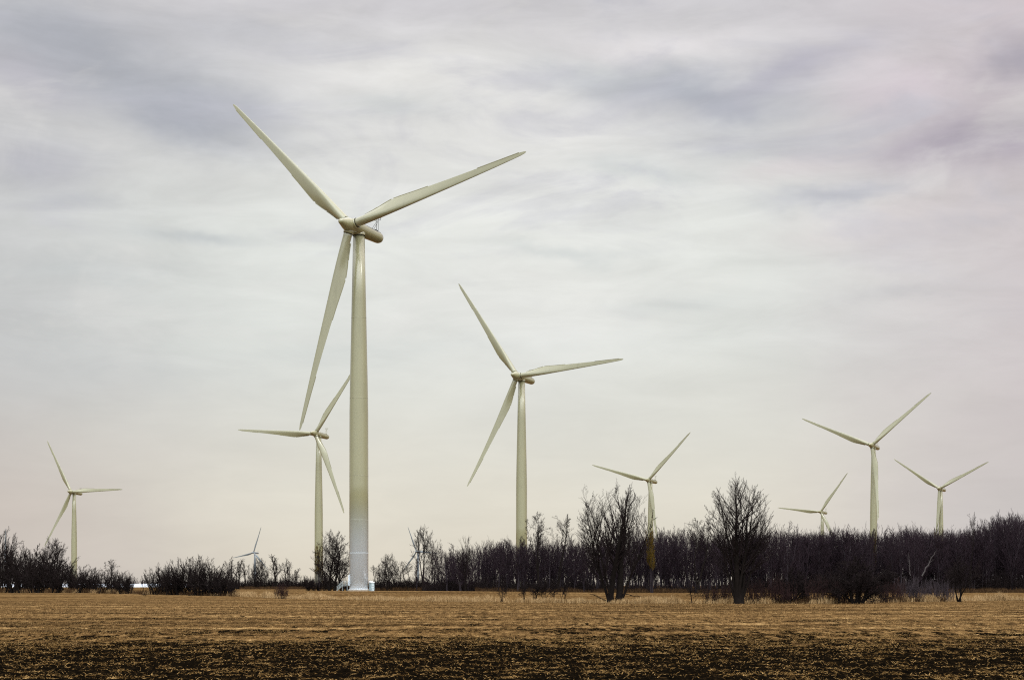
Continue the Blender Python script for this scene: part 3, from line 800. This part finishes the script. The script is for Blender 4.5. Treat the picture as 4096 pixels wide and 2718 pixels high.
# added narrow tree, a colour-grading tint put into its twig colour
proto('ochre', tree_mesh(99, 16, [(0, 0, 0, 0, 1.0, .12), (.2, 0, .04, 0, .95, .1), (-.2, 0, -.04, 0, .95, .1), (.4, .3, .05, 0, .9, .08), (-.4, .3, -.05, 0, .9, .08)],
      brush, [(34, .36, .98, 24, 8, .10, 4, .1, .07), (9, .15, 1, 28, 10, .55, 3, .13, .06), (5, .15, 1, 28, 10, .5, 2, .16, .05)], .022, wig0=.03, up0=.06), M['wbark'], M['ochre'], 16)

# --- heroes
at('forked', 2458, 2410, 1936, 300, rz=0, label='wide bare tree forking into two thick trunks from the ground, at the field edge')
at('ovate', 2955, 2413, 1907, 270, rz=0, label='tallest bare tree with a tall oval crown and thick dark trunk, at the field edge')
at('umbrella', 2768, 2411, 2318, 150, rz=0, label='small thin-trunked tree with flat low crown between the two big bare trees')
at('spreading', 3430, 2412, 2216, 330, rz=0, label='broad low dark tree with thick spreading trunks in front of the right wood')
at('spreading', 3168, 2411, 2262, 190, rz=2.1, label='bushy dark tree just right of the oval crowned tree')
at('small2', 3842, 2400, 2222, 120, D=250, label='small upright bare tree with two thin stems standing in pale grass at the right')
sm = [(2003, 2316, 62, 'round small bare shrub-tree, leftmost of the short ones in front of the wood', 0),
      (2098, 2318, 56, 'short crooked shrub-tree second from the left in the low row before the wood', 1),
      (2137, 2312, 66, 'short many-stemmed shrub-tree third from the left in the low row before the wood', 2),
      (2178, 2310, 60, 'dense short shrub-tree in the middle of the low row before the wood', 2),
      (2218, 2312, 56, 'leaning short shrub-tree second from the right in the low row before the wood', 0),
      (2250, 2318, 50, 'thin short shrub-tree at the right end of the low row before the wood', 1)]
for u, yt, w, lb, k in sm:
    at('small%d' % k, u, 2407, yt, w, label=lb, cat='shrub', group='low shrub-trees in front of the wood', name='bare_shrub')

def pale_branch(u0, y0, u1, y1, D, label, r0=.11, mat='pale', name='fallen_branch', side=1, cat='branch'):
    r = np.random.default_rng(int(u0)); n = 9
    a = np.array([gx(u0, D), D, EYE + (2338 - y0) / F * D]); b = np.array([gx(u1, D), D + .6, EYE + (2338 - y1) / F * D])
    s = np.linspace(0, 1, n + 1)[:, None]; P = a * (1 - s) + b * s
    L = np.linalg.norm(b - a); P[1:-1] += r.normal(size=(n - 1, 3)) * L * .015; P[:, 2] += np.sin(s[:, 0] * PI) * L * .06 * side
    P = P[None]; R = taper(1, n, np.array([r0]), np.array([r0 * .25]))
    idx, ss, p, d, rr = children(P, R, np.array([L]), 9, .3, 1, 40, 12, r)
    Q = walk(p, d, np.full(len(idx), L * .2), 4, .15, 0, r); QR = taper(len(idx), 4, rr * .5, rr * .12)
    v, f = tubes([(P, R, 7), (Q, QR, 4)])
    v = v - a
    o = mesh_obj(name, v, f, M[mat]); o.location = a
    return tag(o, label, cat)
pale_branch(2432, 2408, 2362, 2374, 234, 'bare branch lying in the grass left of the forked tree', .10, 'bark')
pale_branch(2500, 2372, 2592, 2386, 236, 'thin drooping bare branch right of the forked tree', .06, 'bark', side=-1)
pale_branch(3688, 2302, 3742, 2205, 520, 'pale leaning dead trunk slanting up against the right wood', .22, 'pale', name='dead_trunk', side=-.3, cat='dead tree')
pale_branch(3642, 2300, 3636, 2215, 518, 'pale straight slim trunk left of the leaning dead trunk', .13, 'pale', name='dead_trunk', side=0, cat='dead tree')

# thickets along the field edge on the right
tl = 'reddish many-stemmed thicket bush along the field edge'
spots = [(2862, 2330, 110), (2900, 2322, 120), (3005, 2318, 120), (3050, 2300, 130), (3105, 2290, 130), (3150, 2310, 110), (3225, 2300, 120), (3275, 2296, 130),
         (3330, 2300, 130), (3385, 2310, 120), (3480, 2300, 130), (3530, 2290, 130), (3575, 2300, 110)]
GT = 'reddish thicket bushes at the field edge'
for k, (u, yt, w) in enumerate(spots):
    at('thicket%d' % (k % 3), u, 0, yt, w, D=float(edge_D(u)) + random.uniform(1.5, 8), label='reddish dark thicket bush between the tallest bare tree and the broad dark tree', cat='bush', group=GT, name='thicket_bush')
for k, (u, yt, w) in enumerate([(3630, 2292, 120), (3665, 2300, 110), (3705, 2305, 110), (3755, 2302, 120), (3790, 2318, 90)]):
    at('thicket%d' % (k % 3), u, 0, yt, w, D=float(edge_D(u)) + random.uniform(2, 7), label='greyish rounded thicket bush right of the broad dark tree, in pale grass', cat='bush', group='grey thicket bushes right of the broad dark tree', name='thicket_bush', mats=(M['greytwig'], M['greytwig']))
at('thicket1', 1128, 0, 2322, 110, D=300, label='rusty upright bush standing alone in the field, left of the nearest turbine', cat='bush', name='thicket_bush')

# --- bushes at the left
GB = 'dark bushes along the left field edge'
def bush(u, yt, w, lb, dd=4, k=0, **kw):
    at('bush%d' % k, u, 0, yt, w, D=float(edge_D(u)) + dd, label=lb, cat='bush', name='bare_bush', **kw)
prof = [(-60, 2110, 260), (15, 2128, 240), (62, 2168, 230), (110, 2190, 220), (160, 2215, 200), (205, 2225, 190), (250, 2245, 180), (285, 2262, 150)]
for k, (u, yt, w) in enumerate(prof):
    bush(u, yt, w, 'tall dense black bush in the sloping mass at the left picture edge', 6 + 9 * (k % 2), k % 3, group='dense bush mass at the left edge')
for k, (u, yt, w) in enumerate([(345, 2268, 110), (385, 2275, 100), (430, 2280, 110), (475, 2285, 100), (515, 2290, 90), (350, 2300, 110), (500, 2310, 90)]):
    bush(u, yt, w, 'lower dark bush in the row left of the gap showing the white greenhouse', 5 + 5 * (k % 2), k % 3, group='lower bushes left of the gap')
for k, (u, yt, w) in enumerate([(640, 2266, 130), (672, 2250, 140), (720, 2262, 150), (765, 2222, 170), (812, 2226, 180), (855, 2250, 160), (895, 2280, 130), (705, 2290, 160), (830, 2290, 170)]):
    bush(u, yt, w, 'dense dark bush in the rounded clump right of the gap showing the white greenhouse', 3 + 5 * (k % 2), k % 3, group='rounded clump of dark bushes')
bush(925, 2300, 70, 'slim ragged bush closing the right end of the rounded dark clump', 2, 1)
at('small1', 578, 0, 2375, 40, D=360, label='tiny low bush in the grass at the gap between the left bushes', cat='bush', name='bare_shrub')
at('gnarled', 214, 0, 2150, 140, D=505, rz=1.2, label='bare open-crowned tree rising above the dark bushes beside the far left turbine', name='bare_tree')
at('high0', 446, 0, 2240, 72, D=425, rz=0, label='small round-topped bare tree rising above the lower left bushes', name='bare_tree')
at('small0', 575, 0, 2300, 24, D=700, label='spindly little tree in the gap before the white greenhouse', name='bare_tree')

# --- slim trees, left centre, far behind
GS = 'slim bare trees in the distant left row'
slim = [(918, 2220, 56, 'far1', 'slim tree with fan top just right of the rounded dark clump'), (952, 2232, 50, 'far0', 'slim tree left of the tiny grey turbine'),
        (985, 2240, 46, 'far2', 'thin bent tree just left of the tiny grey turbine tower'), (1036, 2228, 76, 'gnarled', 'dark branchy tree directly right of the tiny grey turbine'),
        (1105, 2214, 62, 'far0', 'tall twin-stemmed slim tree, highest in the distant left row'), (1150, 2228, 66, 'far1', 'slim tree with ragged crown right of the highest one in the distant left row'),
        (1015, 2262, 50, 'far2', 'small tree standing before the tiny grey turbine tower'), (1068, 2268, 44, 'far2', 'short slim tree between the branchy tree and the highest of the left row'),
        (1180, 2270, 44, 'far0', 'short slim tree at the right end of the distant left row')]
for u, yt, w, k, lb in slim:
    at(k, u, 0, yt, w, D=1000 + random.uniform(0, 60), label=lb, group=GS)
GL = 'low distant scrub left of the nearest turbine'
for k in range(26):
    u = 930 + k * 16.5 + random.uniform(-6, 6)
    at('bush%d' % (k % 3), u, 0, random.uniform(2292, 2325), random.uniform(40, 60), D=1010 + random.uniform(0, 90),
       label='low dark scrub bush under the distant row of slim trees left of the nearest turbine', cat='bush', group=GL, name='scrub_bush')
# big dark tree left of the near tower and its neighbours
at('gnarled', 1328, 0, 2120, 160, D=600, rz=0, label='big dark gnarled tree with thick trunks, immediately left of the nearest turbine tower')
at('open2', 1362, 0, 2205, 120, D=600, rz=1.9, label='lower gnarled tree squeezed between the big dark tree and the nearest tower')
at('open0', 1296, 0, 2250, 90, D=612, rz=2.9, label='crooked low tree with dark twigs, left of the big dark gnarled tree', mats=(M['bark'], M['twig']))
at('ochre', 1275, 0, 2170, 46, D=640, label='added ochre-tinted slim tree in front of the tower foot left of the nearest turbine', group='added ochre-tinted trees')
for k, (u, yt, w) in enumerate([(1240, 2310, 70), (1275, 2318, 60), (1310, 2315, 60), (1385, 2325, 60)]):
    at('bush%d' % (k % 3), u, 0, yt, w, D=618, label='low black bush under the gnarled trees left of the nearest tower', cat='bush', group='low bushes under the gnarled trees', name='scrub_bush')
# trees right of the near tower
rt = [(1500, 2258, 60, 'high2', 'slim small tree just right of the grey cabinet'), (1525, 2250, 58, 'open1', 'small crooked tree right of the slim one by the cabinet'),
      (1556, 2212, 96, 'gnarled', 'round-crowned bare tree midway between the nearest tower and the leaning tree'), (1602, 2240, 62, 'open0', 'narrow tree right of the round-crowned one beyond the cabinet'),
      (1632, 2242, 60, 'high1', 'narrow tree left of the leaning tree'), (1668, 2220, 60, 'wood1', 'dense upright tree directly behind the leaning tree'),
      (1694, 2099, 150, 'leaning', 'tall leaning tree with a high open crown, left of the wood')]
for u, yt, w, k, lb in rt:
    at(k, u, 0, yt, w, D=640 if u != 1694 else 628, rz=(0 if u == 1694 else None), label=lb, group=None)
at('open2', 1735, 0, 2155, 90, D=634, rz=.2, label='tree with a wide side limb, right beside the tall leaning tree')
for k in range(16):
    u = 1485 + k * 16 + random.uniform(-6, 6)
    at('bush%d' % (k % 3), u, 0, random.uniform(2300, 2328), random.uniform(50, 70), D=655 + random.uniform(0, 30),
       label='low dark scrub bush between the nearest tower and the wood', cat='bush', group='low scrub between the nearest tower and the wood', name='scrub_bush')

# --- the wood
TOPU = [1690, 1740, 1800, 1900, 2000, 2100, 2200, 2300, 2400, 2500, 2580, 2640, 2700, 2750, 2800, 2900, 3050, 3130, 3200, 3350, 3450, 3560, 3620, 3680, 3740, 3800, 3870, 3950, 4010, 4060, 4150, 4500]
TOPY = [2250, 2215, 2185, 2170, 2152, 2150, 2150, 2145, 2140, 2130, 2112, 2105, 2105, 2115, 2120, 2120, 2110, 2095, 2108, 2100, 2105, 2112, 2085, 2110, 2095, 2110, 2095, 2075, 2040, 2030, 2062, 2050]
GW = 'bare trees of the wood'
wl = ['bare tree of the wood left of the forked tree, among many alike', 'bare tree of the wood between the two big field-edge trees, among many alike',
      'bushy bare tree of the dense wood right of the tallest oval crowned tree']
def wood_tree(u, D, yt, key, w):
    zone = 0 if u < 2458 else (1 if u < 2955 else 2)
    at(key, u, 0, yt, w, D=D, tilt=.045, label=wl[zone], group=GW + (', left stretch', ', middle stretch', ', right stretch')[zone])
rw = random.Random(9)
n = 0; u = 1725.0
while u < 4190:
    right = u > 2980
    for row in range(1 if u < 1800 else 2):
        D = (562 if not u > 3850 else 590) + row * 26 + rw.uniform(-8, 10)
        uu = u + rw.uniform(-8, 8) + row * 9
        yt = np.interp(uu, TOPU, TOPY) + rw.gauss(8, 12 if right else 18) + (4 if row else 0)
        q = rw.random()
        if right: key, w = ('round%d' % rw.randrange(3), rw.uniform(85, 130)) if q < .62 else (('young%d' % rw.randrange(3), rw.uniform(60, 90)) if q < .85 else ('wood%d' % rw.randrange(6), rw.uniform(52, 84)))
        else: key, w = ('round%d' % rw.randrange(3), rw.uniform(70, 110)) if q < .42 else ('wood%d' % rw.randrange(6), rw.uniform(46, 84))
        wood_tree(uu, D, yt, key, w)
        n += 1
    u += 19.0
print('wood trees', n)
# standouts of the wood
so = [(1862, 2142, 66, 'open0', 'crooked forked treetop above the left stretch of the wood'), (2152, 2044, 105, 'high0', 'taller of the two high crowns above the left stretch of the wood'),
      (2232, 2056, 100, 'high2', 'right one of the two high crowns above the left stretch of the wood'), (2788, 2068, 120, 'high1', 'thick-trunked tree just left of the tallest oval crowned tree'),
      (3150, 2080, 90, 'wood3', 'round treetop rising right of the tallest oval crowned tree'), (3878, 2046, 46, 'high2', 'thin pale twin-stemmed treetop rising above the right wood')]
for u, yt, w, k, lb in so: at(k, u, 0, yt, w, D=552, rz=0, label=lb)
GO = 'added ochre-tinted trees'
at('ochre', 2604, 0, 2106, 84, D=545, label='added ochre-tinted bushy tree in front of the turbine beside the wide forked tree', group=GO)
at('ochre', 3497, 0, 2112, 46, D=572, mats=(None, M['dullochre']), label='added ochre-tinted slim tree in front of the tallest turbine tower at the right', group=GO)
at('ochre', 3752, 0, 2092, 40, D=572, mats=(None, M['dullochre']), label='added ochre-tinted slim tree in front of the rightmost turbine tower', group=GO)

def mass():
    """rear rows and undergrowth that read as one mass"""
    G = []; r = np.random.default_rng(77)
    K = 2300
    u = r.uniform(1760, 4350, K); D = r.uniform(585, 690, K)
    thin = (r.uniform(0, 1, K) < .55) | (u > 2950)
    u, D = u[thin], D[thin]; K = len(u)
    yt = np.interp(u, TOPU, TOPY) + 30 + r.uniform(0, 30, K)
    h = EYE + (2338 - yt) / F * D
    P0 = np.stack([gx(u, D), D, np.full(K, -.1)], 1)
    P = walk(P0, np.stack([r.normal(size=K) * .05, r.normal(size=K) * .05, np.ones(K)], 1), h, 6, .03, .03, r)
    R = taper(K, 6, r.uniform(.05, .12, K), np.full(K, .02)); G.append((P, R, 4))
    per = 10
    idx, s, p, d, rr = children(P, R, h, per, .18, .98, 26, 8, r)
    ln = h[idx] * .2 * (1.1 - .6 * s) * r.uniform(.7, 1.2, len(idx))
    Q = walk(p, d, ln, 3, .1, .08, r); QR = taper(len(idx), 3, np.full(len(idx), .026), np.full(len(idx), .014)); G.append((Q, QR, 3))
    idx, s, p, d, rr = children(Q, QR, ln, 3, .2, 1, 28, 10, r)
    Q2 = walk(p, d, ln[idx] * .5, 2, .12, .06, r); G.append((Q2, taper(len(idx), 2, np.full(len(idx), .018), np.full(len(idx), .010)), 3))
    v, f = tubes(G)
    o = mesh_obj('rear_wood', v, f, M['wtwig'])
    tag(o, 'dense far rows of thin bare trunks deep inside the wood', 'wood', kind='stuff')
    # undergrowth
    G = []; K = 11000
    u = r.uniform(1700, 4350, K); D = 556 + r.uniform(0, 1, K) ** 1.5 * 50 + np.where(u > 3850, 26, 0)
    tall = np.interp(u, [1700, 1850, 2300, 2420, 2850, 3000, 3200, 4000], [3.0, 3.6, 4.2, 2.2, 2.0, 4.0, 5.5, 6.0])
    h = tall * r.uniform(.35, 1.1, K) * (.55 + .9 * vnoise(u / 34, u * 0, 5))
    x = gx(u, D); P0 = np.stack([x, D, np.zeros(K)], 1)
    P = walk(P0, np.stack([r.normal(size=K) * .35, r.normal(size=K) * .35, np.ones(K)], 1), h, 4, .12, .02, r)
    R = taper(K, 4, np.full(K, .035), np.full(K, .018)); G.append((P, R, 3))
    idx, s, p, d, rr = children(P, R, h, 7, .15, 1, 42, 14, r)
    Q = walk(p, d, h[idx] * .38, 3, .16, .03, r); G.append((Q, taper(len(idx), 3, np.full(len(idx), .024), np.full(len(idx), .014)), 3))
    v, f = tubes(G)
    o = mesh_obj('undergrowth', v, f, M['twig'])
    tag(o, 'tangled dark undergrowth at the foot of the wood', 'undergrowth', kind='stuff')
    # far tree line on the horizon
    G = []; K = 2600
    D = r.uniform(1950, 2600, K); u = r.uniform(-900, 5200, K)
    h = r.uniform(3.5, 6.5, K) + 3 * vnoise(u / 90, u * 0, 7)
    P = walk(np.stack([gx(u, D), D, np.full(K, -.1)], 1), np.stack([r.normal(size=K) * .1, r.normal(size=K) * .1, np.ones(K)], 1), h, 4, .05, .02, r)
    R = taper(K, 4, np.full(K, .25), np.full(K, .1)); G.append((P, R, 3))
    idx, s, p, d, rr = children(P, R, h, 9, .1, .95, 40, 12, r)
    Q = walk(p, d, h[idx] * .35, 2, .12, .05, r); G.append((Q, taper(len(idx), 2, np.full(len(idx), .12), np.full(len(idx), .06)), 3))
    v, f = tubes(G)
    o = mesh_obj('distant_tree_line', v, f, M['wtwig'])
    tag(o, 'thin dark line of far-off trees on the horizon', 'tree line', kind='stuff')
mass()

# ---------------------------------------------------------------- sky and light
def world():
    w = bpy.data.worlds.new('World'); SC.world = w; w.use_nodes = True
    nt = NT(w.node_tree); nt.n.clear()
    out = nt.node('ShaderNodeOutputWorld'); bg = nt.node('ShaderNodeBackground')
    tc = nt.node('ShaderNodeTexCoord'); d = tc.outputs['Generated']
    sep = nt.node('ShaderNodeSeparateXYZ'); nt.put(sep.inputs[0], d)
    wn = nt.noise(nt.vmul(d, (7, 7, 13)), 1, 5, .6)[1]
    ws = nt.node('ShaderNodeSeparateXYZ')
    off = nt.node('ShaderNodeVectorMath', operation='SUBTRACT'); nt.put(off.inputs[0], wn); off.inputs[1].default_value = (.5, .5, .5)
    nt.put(ws.inputs[0], off.outputs[0])
    X = nt.math('ADD', sep.outputs[0], nt.math('MULTIPLY', ws.outputs[0], .10))
    Z = nt.math('ADD', sep.outputs[2], nt.math('MULTIPLY', ws.outputs[2], .055))
    z0 = sep.outputs[2]; x0 = sep.outputs[0]
    zz = nt.math('ADD', z0, nt.math('MULTIPLY', ws.outputs[1], .03))
    base = nt.ramp(zz, [(.0, srgb(220, 211, 194)), (.045, srgb(225, 220, 206)), (.085, srgb(221, 220, 211)), (.13, srgb(222, 225, 220)), (.19, srgb(226, 229, 224)),
                        (.24, srgb(221, 221, 219)), (.30, srgb(208, 206, 209)), (.45, srgb(205, 206, 210)), (1.0, srgb(228, 229, 232))])
    # sides of the view: bluish on the left, mauve on the right
    left = nt.smooth(X, -.10, -.30); right = nt.smooth(X, .10, .30)
    c = nt.mix(nt.math('MULTIPLY', left, .72), base, srgb(188, 188, 190))
    low = nt.smooth(z0, .13, .03)
    c = nt.mix(nt.math('MULTIPLY', nt.math('MULTIPLY', left, low), .6), c, srgb(205, 190, 178))
    c = nt.mix(nt.math('MULTIPLY', right, .75), c, srgb(200, 188, 192))
    c = nt.mix(nt.math('MULTIPLY', nt.math('MULTIPLY', right, low), .5), c, srgb(200, 198, 194))
    def blob(u, y, ru, ry, s, col, c, rot=0.0):
        n = math.sqrt(1 + ((u - 2048) / F) ** 2 + ((2338 - y) / F) ** 2)
        bx, bz = (u - 2048) / F / n, (2338 - y) / F / n
        dx = nt.math('SUBTRACT', X, bx); dz = nt.math('SUBTRACT', Z, bz)
        if rot:
            cr, sr = math.cos(rot), math.sin(rot)
            dx, dz = nt.math('ADD', nt.math('MULTIPLY', dx, cr), nt.math('MULTIPLY', dz, sr)), nt.math('SUBTRACT', nt.math('MULTIPLY', dz, cr), nt.math('MULTIPLY', dx, sr))
        q = nt.math('ADD', nt.math('POWER', nt.math('ABSOLUTE', nt.math('DIVIDE', dx, ru / F)), 2.0), nt.math('POWER', nt.math('ABSOLUTE', nt.math('DIVIDE', dz, ry / F)), 2.0))
        e = nt.math('MULTIPLY', nt.math('POWER', 2.718, nt.math('MULTIPLY', q, -1)), s)
        front = nt.math('GREATER_THAN', sep.outputs[1], 0)
        return nt.mix(nt.math('MULTIPLY', e, front), c, col)
    BR = srgb(236, 235, 231); BL = srgb(172, 175, 183); MV = srgb(172, 164, 177); GR = srgb(188, 195, 196)
    for a in [(1650, 340, 420, 140, .75, BR), (2150, 1200, 700, 330, .55, BR), (2650, 190, 380, 80, .65, srgb(229, 225, 226)), (2250, 480, 420, 150, .55, BR), (1900, 700, 700, 200, .35, BR),
              (3200, 640, 300, 60, .5, srgb(216, 206, 208)), (3650, 330, 300, 90, .5, srgb(210, 197, 206)), (3500, 880, 500, 70, .4, srgb(216, 206, 207)),
              (280, 200, 480, 150, .85, BL, -.2), (640, 410, 330, 110, 1.0, BL, -.15), (60, 640, 260, 90, .45, srgb(172, 172, 186)), (90, 330, 160, 90, .4, srgb(186, 182, 194)), (950, 120, 350, 80, .35, BL),
              (2750, 385, 430, 70, .95, srgb(176, 180, 188)), (3180, 270, 330, 60, .7, srgb(178, 176, 190), .25), (2450, 330, 240, 60, .35, GR),
              (3920, 560, 360, 120, .85, MV), (4110, 190, 130, 110, .75, srgb(158, 154, 166)), (3340, 765, 330, 38, .7, srgb(180, 182, 192)), (2900, 540, 350, 60, .35, srgb(180, 184, 190)),
              (2560, 670, 220, 55, .45, GR), (1560, 480, 240, 50, .4, GR), (740, 925, 220, 34, .5, srgb(182, 188, 192)), (280, 800, 160, 40, .35, BL), (350, 1090, 260, 50, .35, GR),
              (2220, 1000, 230, 30, .4, GR), (2650, 1220, 240, 40, .25, GR), (3700, 960, 260, 70, .3, srgb(186, 180, 188)), (3650, 1170, 180, 40, .35, srgb(182, 182, 186)), (1500, 1420, 500, 40, .2, GR), (500, 1500, 500, 80, .3, srgb(190, 194, 196))]:
        c = blob(a[0], a[1], a[2], a[3], a[4], a[5], c, a[6] if len(a) > 6 else 0)
    # general cloud mottling
    n1 = nt.noise(nt.vmul(d, (7, 7, 22)), 1, 8, .56, .9)[0]
    n2 = nt.noise(nt.vmul(d, (13, 13, 52)), 1, 8, .62, .5)[0]
    hi_ = nt.smooth(z0, .10, .24)
    c = nt.mix(nt.math('MULTIPLY', nt.math('MULTIPLY', nt.smooth(n1, .50, .68), hi_), .55), c, srgb(184, 184, 193))
    c = nt.mix(nt.math('MULTIPLY', nt.math('MULTIPLY', nt.smooth(n1, .47, .33), nt.smooth(z0, .05, .2)), .30), c, srgb(238, 236, 232))
    amp = nt.math('ADD', .35, nt.math('MULTIPLY', nt.smooth(z0, .06, .22), .65))
    k = nt.math('ADD', nt.math('MULTIPLY', nt.math('SUBTRACT', n1, .5), .30), nt.math('MULTIPLY', nt.math('SUBTRACT', n2, .5), .42))
    k = nt.math('ADD', 1, nt.math('MULTIPLY', k, amp))
    vm = nt.node('ShaderNodeVectorMath', operation='SCALE'); nt.put(vm.inputs[0], c); nt.put(vm.inputs[3], k)
    # an overcast sky is brighter overhead
    kz = nt.math('ADD', 1, nt.math('MULTIPLY', nt.smooth(z0, .33, .80), 2.3))
    # unseen sky behind the viewer, brightened and cooled to light camera-facing sides
    back = nt.smooth(sep.outputs[1], .15, -.75)
    kz = nt.math('MULTIPLY', kz, nt.math('ADD', 1, nt.math('MULTIPLY', back, 1.1)))
    vm2 = nt.node('ShaderNodeVectorMath', operation='SCALE'); nt.put(vm2.inputs[0], nt.mix(nt.math('MULTIPLY', back, .75), vm.outputs[0], srgb(221, 226, 231))); nt.put(vm2.inputs[3], kz)
    sky = nt.node('ShaderNodeTexSky', sky_type='NISHITA'); sky.sun_disc = False
    sky.sun_elevation = math.radians(48); sky.sun_rotation = math.radians(122)
    mixs = nt.mix(.012, vm2.outputs[0], nt.vmul(sky.outputs[0], (.1, .1, .1)))
    nt.put(bg.inputs[0], mixs); bg.inputs[1].default_value = 1.0
    nt.put(out.inputs[0], bg.outputs[0])
world()
sun = bpy.data.lights.new('sun', 'SUN'); sun.energy = .8; sun.angle = math.radians(14); sun.color = (1, .99, .96)
so_ = bpy.data.objects.new('sun', sun); COL.objects.link(so_)
az, el = math.radians(122), math.radians(48)
sd = Vector((math.sin(az) * math.cos(el), math.cos(az) * math.cos(el), math.sin(el)))
so_.rotation_euler = sd.to_track_quat('Z', 'Y').to_euler()

cam = bpy.data.cameras.new('camera'); cam.sensor_width = 36; cam.lens = F / 4096 * 36
cam.shift_y = (2338 - 1359) / 4096; cam.clip_start = .5; cam.clip_end = 20000
co = bpy.data.objects.new('camera', cam); COL.objects.link(co)
co.location = (0, 0, EYE); co.rotation_euler = (PI / 2, 0, 0)
SC.camera = co
SC.view_settings.view_transform = 'Standard'; SC.view_settings.look = 'None'
SC.view_settings.exposure = 0; SC.view_settings.gamma = 1
SC.cycles.max_bounces = 6
SC.cycles.filter_width = 1.15
SC.cycles.use_denoising = False
SC.cycles.denoiser = 'OPENIMAGEDENOISE'
SC.cycles.denoising_input_passes = 'RGB_ALBEDO_NORMAL'
SC.cycles.denoising_prefilter = 'ACCURATE'
